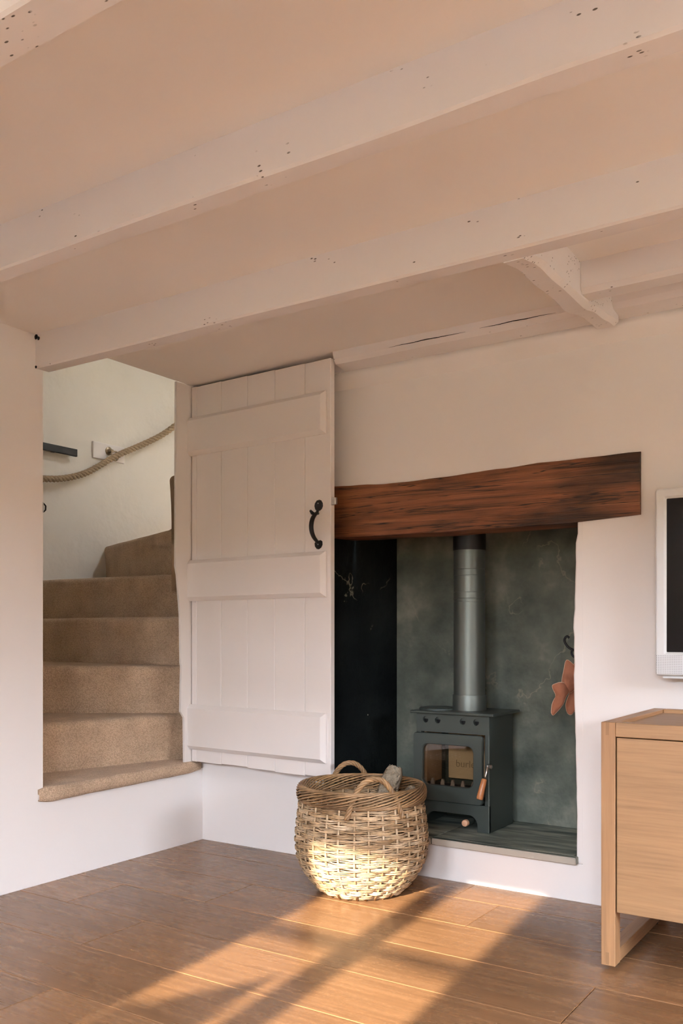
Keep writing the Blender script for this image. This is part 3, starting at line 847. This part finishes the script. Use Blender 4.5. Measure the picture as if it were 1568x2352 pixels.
# door
def rrect(x0, x1, z0, z1, r, k=6):
    out = []
    for cx, cz, a0 in ((x1-r, z1-r, 0), (x0+r, z1-r, 90), (x0+r, z0+r, 180), (x1-r, z0+r, 270)):
        for i in range(k+1): a = R(a0+90*i/k); out.append((cx+r*math.cos(a), cz+r*math.sin(a)))
    return out
dr = empty('stove_door', (0, 0, 0)); dr.parent = st; dr.location = -st.location
dr['label'] = 'stove door with rounded window'
out_ = rrect(-1.905, -1.580, .284, .573, .014); inn = rrect(-1.862, -1.622, .352, .526, .030)
bm = bmesh.new(); N_ = len(out_)
loops = [(out_, 3.466), (out_, 3.452), ([( (-1.7425+(a+1.7425)*.985), (.4285+(b-.4285)*.985)) for a, b in out_], 3.448), ([( -1.742+(a+1.742)*1.03, .439+(b-.439)*1.03) for a, b in inn], 3.448), (inn, 3.452), (inn, 3.466)]
rings = [[bm.verts.new((a, yy, b)) for a, b in pts] for pts, yy in loops]
for ra, rb in zip(rings, rings[1:]+rings[:1]):
    for i in range(N_): bm.faces.new((ra[i], ra[(i+1) % N_], rb[(i+1) % N_], rb[i]))
bm_obj('door_frame', bm, 'stove', dr)
prism('pane', [( -1.742+(a+1.742)*1.06, .439+(b-.439)*1.06) for a, b in inn], XZ, 3.464, 3.4665, 'stoveglass', dr)
# handle with wooden grip
tube('lever', [(-1.560, 3.470, .452), (-1.553, 3.444, .450), (-1.5535, 3.434, .428), (-1.560, 3.428, .400)], [.006, .007, .005, .0045], 'steel', dr, 10)
lathe('pivot', [(.010, 0), (.010, .012), (.006, .016)], (-1.557, 3.462, .448), (1, 0, 0), 'steel', dr, 16)
lathe('grip', [(.0085, 0), (.0115, .004), (.0125, .03), (.0135, .06), (.0140, .080), (.0125, .086), (.006, .088)], (-1.560, 3.428, .402), (-.17, -.22, -1), 'grip', dr, 18)
# firebox lining seen through the glass
box('back_brick', -1.840, -1.60, 3.655, 3.70, .352, .62, 'brick', st, .004)
box('side_brick', -1.880, -1.866, 3.50, 3.645, .345, .62, 'brickdark', st, .003)
box('side_brick', -1.592, -1.578, 3.50, 3.645, .345, .62, 'brickdark', st, .003)
box('fire_grate', -1.87, -1.59, 3.49, 3.70, .300, .312, 'black', st)
lg = box('log_guard', -1.862, -1.60, 3.500, 3.512, .312, .356, 'black', st)
for k in range(5):
    x = -1.835 + k*.048
    pts = [(x-.0095, .340), (x+.0095, .340), (x+.0085, .358), (x+.004, .372), (x-.004, .372), (x-.0085, .358)]
    o = prism('guard_knob', pts, XZ, 3.492, 3.502, 'pine', st, .002)
# engraved lettering on the brick
fc = bpy.data.curves.new('txt', 'FONT'); fc.body = 'burley'; fc.size = .046; fc.extrude = .0006; fc.offset = -.0005
fo = bpy.data.objects.new('txt', fc); col.objects.link(fo)
bpy.context.view_layer.update()
tm = bpy.data.meshes.new_from_object(fo.evaluated_get(bpy.context.evaluated_depsgraph_get()))
bpy.data.objects.remove(fo)
tm.transform(Matrix.Translation((-1.803, 3.6546, .405)) @ Matrix.Rotation(R(90), 4, 'X'))
wrap('lettering', tm, 'engrave', st)
# air control knob under the door
kn = lathe('air_control_rod', [(.013, 0), (.013, .055)], (-1.651, 3.50, .208), (0, -1, 0), 'stove', st, 20)
lathe('air_control_knob', [(.0145, 0), (.0145, .012), (.013, .017), (.008, .019)], (-1.651, 3.446, .208), (0, -1, 0), 'copper', st, 24)
# flue
fl = empty('flue_pipe', (-1.712, 3.605, .667)); tag(fl, 'dark green-grey flue pipe rising from the stove', 'flue')
FC = (-1.712, 3.605, .667)
lathe('collar', [(.0735, .0), (.0735, .062), (.0725, .066), (.069, .066)], FC, (0, 0, 1), 'flue', fl, 48)
P = [(.0685, .0)]
def groove(h): return [(.0685, h-.002), (.0665, h-.0012), (.0665, h+.0012), (.0685, h+.002)]
P += groove(.47); P += groove(.484); P += [(.0692, .486), (.0692, .510)]; P += groove(.512)
P += groove(.585); P += groove(.612); P += [(.0685, .70)]
lathe('pipe', P, FC, (0, 0, 1), 'flue', fl, 64)
lathe('upper_sleeve', [(.0700, .695), (.0715, .698), (.0715, .80), (.06, .80)], FC, (0, 0, 1), 'black', fl, 48)
tube('ceiling_ring', [(FC[0]+.083*math.cos(a), FC[1]+.083*math.sin(a), 1.452) for a in [2*math.pi*k/40 for k in range(40)]], .006, 'stove', fl, 8, True)

# ------------------------------------------------------------------ hook and gloves
hk = empty('iron_hook', (-1.15, 3.53, .93)); tag(hk, 'black wrought iron hook inside the right of the fireplace', 'hook')
box('hook_plate', -1.152, -1.139, 3.50, 3.545, .88, 1.06, 'black', hk, .002)
tube('hook', catmull([(-1.150, 3.525, .960), (-1.175, 3.525, .935), (-1.205, 3.525, .930), (-1.240, 3.525, .945), (-1.256, 3.525, .972), (-1.246, 3.525, .988), (-1.236, 3.525, .982)], 5), .0048, 'black', hk, 8)
tube('hook', catmull([(-1.150, 3.545, .925), (-1.180, 3.552, .905), (-1.215, 3.555, .900), (-1.235, 3.555, .915), (-1.236, 3.555, .930)], 5), .0045, 'black', hk, 8)
def pillow(name, pts, c, org, ux, uy, th, m, parent, welt=False):
    org = Vector(org); ux = Vector(ux).normalized(); nrm = ux.cross(Vector((0, 0, 1))).normalized()
    if nrm.y > 0: nrm = -nrm
    dense = []
    n_ = len(pts)
    for i in range(n_):
        a = Vector(pts[i-1]); b = Vector(pts[i]); c1 = Vector(pts[(i+1) % n_]); d = Vector(pts[(i+2) % n_])
        for j in range(4):
            t = j/4; q = .5*((2*b)+(c1-a)*t*.8+(2*a*.8+(-5+1)*b*1.0+ (4*.8+.8-.0)*c1-d*.8 - (a*0))*0*t*t) if False else b.lerp(c1, t)
            dense.append(q)
    # light smoothing of the outline
    for _ in range(2):
        dense = [(dense[i-1]+dense[i]*2+dense[(i+1) % len(dense)])/4 for i in range(len(dense))]
    c = Vector(c); K = [1.0, .93, .75, .5, .25]
    v = []; f = []; D = len(dense)
    def put(q, off): return org + ux*q.x + Vector((0, 0, 1))*q.y + nrm*off
    for side in (1, -1):
        for k in K:
            for i, q in enumerate(dense):
                s = c + (q-c)*k
                wav = .010*mnoise.noise(Vector((s.x*22, s.y*22, c.x*9))) * (1-k*.3) + .008*math.sin(s.x*60+s.y*25)
                v.append(put(s, side*th*math.sqrt(max(0, 1-k*k)) + wav))
        v.append(put(c, side*th))
    B = len(K)*D+1
    for s in (0, 1):
        for r in range(len(K)-1):
            for i in range(D):
                a = s*B+r*D+i; b = s*B+r*D+(i+1) % D
                q = (a, b, b+D, a+D); f.append(q if s else q[::-1])
        for i in range(D):
            a = s*B+(len(K)-1)*D+i; b = s*B+(len(K)-1)*D+(i+1) % D
            q = (a, b, s*B+len(K)*D); f.append(q if s else q[::-1])
    for i in range(D): f.append((i, (i+1) % D, B+(i+1) % D, B+i))
    o = mesh_obj(name, v, f, m, parent, True)
    edge = [v[i] for i in range(D)]
    if welt: tube('welt', edge, .0016, 'stitch', parent, 5, True)
    return o
ux = (.834, .552, 0)
gl = empty('leather_glove', (-1.20, 3.50, .80)); tag(gl, 'tan suede fireside glove hanging in front, fingers down', 'glove', 'gloves hung on the fireplace hook')
G0 = (-1.232, 3.515, .90)
pillow('gauntlet', [(-.010, .0), (-.020, -.045), (-.034, -.085), (-.028, -.125), (.0, -.142), (.030, -.120), (.045, -.095), (.040, -.05), (.012, -.02)], (.0, -.082), G0, ux, None, .018, 'leather', gl, True)
pillow('palm', [(-.030, -.092), (-.062, -.104), (-.058, -.122), (-.044, -.148), (-.060, -.182), (-.066, -.215), (-.058, -.228), (-.040, -.212), (-.018, -.182), (-.008, -.150), (.010, -.130), (-.005, -.10)], (-.030, -.150), (G0[0], G0[1]-.02, G0[2]), ux, None, .013, 'leather', gl, True)
gl2 = empty('leather_glove', (-1.18, 3.56, .80)); tag(gl2, 'tan suede fireside glove behind, half hidden by the white jamb', 'glove', 'gloves hung on the fireplace hook')
G1 = (-1.222, 3.575, .89)
pillow('gauntlet', [(-.006, .0), (-.022, -.06), (-.020, -.12), (.0, -.15), (.025, -.13), (.030, -.06), (.010, -.01)], (.003, -.08), G1, ux, None, .014, 'leather', gl2, True)
pillow('palm', [(-.022, -.110), (-.030, -.150), (-.042, -.190), (-.034, -.222), (-.018, -.232), (-.004, -.205), (.010, -.240), (.026, -.250), (.024, -.19), (.020, -.12)], (.0, -.165), (G1[0], G1[1]-.01, G1[2]+.01), ux, None, .012, 'leather', gl2, True)

# ------------------------------------------------------------------ log basket
BC = (-1.879, 2.985, 0.0)
bk = empty('log_basket', BC); tag(bk, 'round bellied wicker log basket with two handles standing in the sunlight', 'basket')
RP = [(0, .150), (.03, .180), (.06, .205), (.096, .229), (.138, .247), (.20, .254), (.26, .250), (.32, .242), (.36, .237), (.42, .238)]
def brad(z):
    for (a, ra), (b, rb) in zip(RP, RP[1:]):
        if z <= b: t = (z-a)/(b-a); return ra+(rb-ra)*t
    return RP[-1][1]
NS = 28
stake_pts = [(brad(.005+z*.37)-.001, 0, .005+z*.37) for z in [k/14 for k in range(15)]]
first = tube('stake', stake_pts, .0044, 'wicker', bk, 7, False, True)
for k in range(1, NS):
    c = first.copy(); col.objects.link(c); c.rotation_euler = (0, 0, 2*math.pi*k/NS + random.uniform(-.012, .012))
def add_tone(me, vals):
    at = me.attributes.new('tone', 'FLOAT', 'POINT'); at.data.foreach_set('value', vals)
first_t = [.5]*len(first.data.vertices); add_tone(first.data, first_t)
NR = 20; z0, z1 = .012, .352
for r in range(NR):
    v = []; f = []; tone = []
    zc = z0+(z1-z0)*(r+.5)/NR; hh = (z1-z0)/NR
    ns = 5
    for s in range(ns):
        pts = []; K = NS*5
        ph = random.uniform(0, 6.28); slope = random.uniform(-.25, .25)
        zoff = (s-(ns-1)/2)*hh/ns*1.02
        for k in range(K):
            a = 2*math.pi*k/K
            w = math.cos(NS/2*a + math.pi*r)
            w = math.copysign(min(1, abs(w)*1.5)**.8, w)
            z = zc + zoff + .0016*math.sin(a*5+ph) + .0022*mnoise.noise(Vector((math.cos(a)*6, math.sin(a)*6, r*3.1+s*7)))
            rr = brad(z) + .0066*w + .0015*mnoise.noise(Vector((a*6, s*3, r)))
            pts.append((rr*math.cos(a), rr*math.sin(a), z))
        b = len(v)
        tube_geo(pts, .00215, 5, True, False, v, f)
        tn = random.uniform(.1, .95)
        for k in range(K):
            sec = int(k/(K/7.0)); q = (tn + .35*mnoise.noise(Vector((sec*3.7, r*1.3, s*2.1)))); tone += [max(0, min(1, q))]*5
    o = mesh_obj('weaver_row', v, f, 'wicker', bk, True, True); add_tone(o.data, tone)
# rolled border: many rods spiralling round the rim
v = []; f = []; tone = []
rods = 36
for s in range(rods):
    a0 = 2*math.pi*s/rods; pts = []
    span = 2.9
    for k in range(26):
        t = k/25; a = a0+span*t
        th = -2.2 + 4.6*t*1.35 + random.uniform(-.05, .05)
        rr = .2385 + .0135*math.cos(th); z = .386 + .030*math.sin(th)
        pts.append((rr*math.cos(a), rr*math.sin(a), z))
    tube_geo(pts, .0036, 6, False, True, v, f); tone += [random.uniform(.15, .95)]*(26*6)
o = mesh_obj('rim', v, f, 'wickerdark', bk, True, True); add_tone(o.data, tone)
lathe('base', [(.0, .004), (.152, .004), (.156, .010), (.152, .016), (.0, .016)], (0, 0, 0), (0, 0, 1), 'wicker', bk, 40, True, True)
def handle(ang, half, up, lean, drop):
    c = Vector((math.cos(ang), math.sin(ang), 0)); tdir = Vector((-math.sin(ang), math.cos(ang), 0))
    key = []
    for k in range(13):
        t = k/12; s = -1+2*t
        a = ang + s*half/.245
        up_ = 1-abs(s)**2.3
        base = Vector((math.cos(a), math.sin(a), 0))*(.253)
        p = base + c*(-lean*up_) + Vector((0, 0, .352 - drop + (up+drop+.03)*up_))
        key.append(p)
    h = bpy.data.objects.new('handle', None); col.objects.link(h); h.parent = bk
    for pts in twisted(catmull(key, 6), 4, .0062, .005, .075):
        o = tube('rod', pts, .0052, 'wickerdark', h, 6, False, True); add_tone(o.data, [random.uniform(.3, .95)]*len(o.data.vertices))
    return h
fwd = math.atan2(.8344, -.5512)
handle(fwd+math.pi+.19, .105, .085, .03, .03)
handle(fwd+.17, .100, .078, .0, .03)

# firewood in the basket
def log(name, p0, p1, r, label, m='bark', sd_=0):
    p0 = Vector(p0); p1 = Vector(p1); n_ = 22; S_ = 20; v = []; f = []
    ax = (p1-p0).normalized(); u = ax.orthogonal().normalized(); w = ax.cross(u)
    for i in range(n_+1):
        t = i/n_; c = p0.lerp(p1, t)
        e = 1-.35*max(0, (t-.86)/.14)**2 - .35*max(0, (.14-t)/.14)**2
        for k in range(S_):
            a = 2*math.pi*k/S_; d = u*math.cos(a)+w*math.sin(a)
            rr = r*e*(1+.22*mnoise.noise(d*1.8+ax*t*3+Vector((sd_, 0, 0)))+.10*mnoise.noise(d*6+ax*t*11+Vector((0, sd_, 0))))
            v.append(c+d*rr + ax*.006*mnoise.noise(d*4+Vector((0, 0, sd_+t))))
    for i in range(n_):
        for k in range(S_): a = i*S_+k; b = i*S_+(k+1) % S_; f.append((a, b, b+S_, a+S_))
    f.append(tuple(range(S_))[::-1]); f.append(tuple(n_*S_+k for k in range(S_)))
    return tag(mesh_obj(name, v, f, m, None, True), label, 'log')
log('firewood_log', (-1.87, 2.99, .07), (-1.802, 3.118, .472), .040, 'grey lichen-covered log poking above the basket rim', 'bark', 3)
log('firewood_log', (-1.80, 2.86, .06), (-1.715, 3.10, .40), .026, 'thin dark branch lying beside the grey log in the basket', 'bark', 8)

# ------------------------------------------------------------------ sideboard
sb = empty('sideboard', (-.2, 2.98, 0)); tag(sb, 'pale oak sideboard with open frame legs and recessed top', 'sideboard')
X0, X1, Y0, Y1, ZT = -.842, .62, 2.68, 3.282, .736
for x in (X0, X1-.042):
    box('leg', x, x+.042, Y0, Y0+.050, .012, ZT, 'oakv', sb, .0015, 1)
    box('leg', x, x+.042, Y1-.050, Y1, .012, ZT, 'oakv', sb, .0015, 1)
    box('side_rail', x, x+.042, Y0+.050, Y1-.050, .014, .054, 'oaky', sb, .0015, 1)
    box('side_rail', x, x+.042, Y0+.050, Y1-.050, ZT-.042, ZT, 'oaky', sb, .0015, 1)
    box('side_panel', x+.012, x+.030, Y0+.050, Y1-.050, .17, ZT-.042, 'oaky', sb)
    for yy in (Y0+.055, Y1-.09): lathe('foot', [(.012, 0), (.012, .014)], (x+.022, yy+.01, 0), (0, 0, 1), 'black', sb, 12)
box('top_rail', X0+.0425, X1-.0425, Y0, Y0+.042, ZT-.042, ZT, 'oak', sb, .0015, 1)
box('top_rail', X0+.0425, X1-.0425, Y1-.042, Y1, ZT-.042, ZT, 'oak', sb, .0015, 1)
box('top_panel', X0+.042, X1-.042, Y0+.042, Y1-.042, ZT-.030, ZT-.012, 'oak', sb)
box('back_panel', X0+.042, X1-.042, Y1-.03, Y1-.015, .17, ZT-.042, 'oak', sb)
box('bottom_panel', X0+.042, X1-.042, Y0+.03, Y1-.03, .172, .190, 'oak', sb)
box('mortise_end', X0+.014, X0+.024, Y0-.0006, Y0+.01, ZT-.038, ZT+.0004, 'endgrain', sb)
box('mortise_end', X0+.014, X0+.024, Y0-.0006, Y0+.01, .016, .052, 'endgrain', sb)
nd_ = 3; wd = (X1-X0-.084-.006)/nd_
for k in range(nd_):
    a = X0+.042+.003+k*wd
    box('door', a+.001, a+wd-.002, Y0+.002, Y0+.022, .174, ZT-.045, 'oak', sb, .0012, 1)

# ------------------------------------------------------------------ television
tv = empty('television', (-.30, 3.2, .854)); tag(tv, 'pale silver flat television hung on the wall above the sideboard', 'television')
TX0, TX1, TZ0, TZ1 = -.819, .23, .854, 1.499
TY = 3.2
outer = rrect(TX0, TX1, TZ0, TZ1, .012); inner = rrect(TX0+.040, TX1-.040, .938, 1.461, .004)
bm = bmesh.new(); N_ = len(outer)
sh = lambda pts, s: [((TX0+TX1)/2+(a-(TX0+TX1)/2)*(1+2*s/(TX1-TX0)), (TZ0+TZ1)/2+(b-(TZ0+TZ1)/2)*(1+2*s/(TZ1-TZ0))) for a, b in pts]
loops = [(outer, TY+.055), (outer, TY+.008), (sh(outer, -.004), TY+.001), (sh(outer, -.008), TY), ([(a-.010 if a < -.3 else a+.010, b-.010 if b < 1.2 else b+.010) for a, b in inner], TY+.001), (inner, TY+.010)]
rings = [[bm.verts.new((a, yy, b)) for a, b in pts] for pts, yy in loops]
for ra, rb in zip(rings, rings[1:]):
    for i in range(N_): bm.faces.new((ra[i], ra[(i+1) % N_], rb[(i+1) % N_], rb[i]))
bm.faces.new(rings[0])
bm_obj('casing', bm, 'tvwhite', tv)
box('screen', TX0+.038, TX1-.038, TY+.008, TY+.014, .936, 1.463, 'screen', tv)
box('speaker_grille', TX0+.006, TX1-.006, TY-.0015, TY+.004, TZ0+.006, TZ0+.072, 'grille', tv, .001, 1)
box('wall_bracket', -.50, -.08, TY+.05, YB-.001, 1.0, 1.35, 'black', tv)
box('lower_lip', TX0+.025, TX1-.025, TY+.012, TY+.05, TZ0-.008, TZ0, 'tvwhite', tv)

# ------------------------------------------------------------------ plant on the sunny window sill (throws the leafy shadow)
sl = box('window_sill', W1[0]-.08, W1[1]+.08, -1.45+.03, YF+.05, WZ[0]-.075, WZ[0]-.05, 'paint'); struct(sl, 'white sill below the sunny window')
pp = empty('potted_plant', (-1.42, -1.33, WZ[0]-.05)); tag(pp, 'leafy plant in a terracotta pot on the window sill', 'plant')
lathe('pot', [(.0, 0), (.04, 0), (.052, .08), (.058, .08), (.058, .10), (.05, .10), (.048, .085), (.0, .085)], (-1.42, -1.33, WZ[0]-.05), (0, 0, 1), 'terracotta', pp, 24)
plant = [(-1.565, 1.17, .045), (-1.57, 1.245, .035), (-1.578, 1.215, .03), (-1.52, 1.26, .04), (-1.47, 1.285, .04), (-1.43, 1.31, .045), (-1.385, 1.335, .045), (-1.345, 1.36, .04), (-1.305, 1.385, .03), (-1.275, 1.31, .018), (-1.27, 1.20, .04)]
plant += [(random.uniform(-1.57, -1.29), random.uniform(1.06, 1.20), random.uniform(.045, .06)) for _ in range(16)]
for (tx, tz, ln_w) in plant:
    b0 = Vector((-1.42, -1.33, WZ[0]+.03)); tip = Vector((tx, -1.33+random.uniform(-.03, .03), tz))
    d = tip-b0; side = d.cross(Vector((0, 1, 0))).normalized(); v = []; f = []
    for i in range(9):
        t = i/8; c = b0+d*t+Vector((0, 0, .02*math.sin(t*3.1))); w = ln_w*math.sin(math.pi*min(1, max(0, (t-.25)/.75)))**.8 if t > .25 else .003
        v += [c-side*w, c+Vector((0, -.006, 0)), c+side*w]
    for i in range(8): a = i*3; f += [(a, a+1, a+4, a+3), (a+1, a+2, a+5, a+4)]
    mesh_obj('leaf', v, f, 'leaf', pp, True)
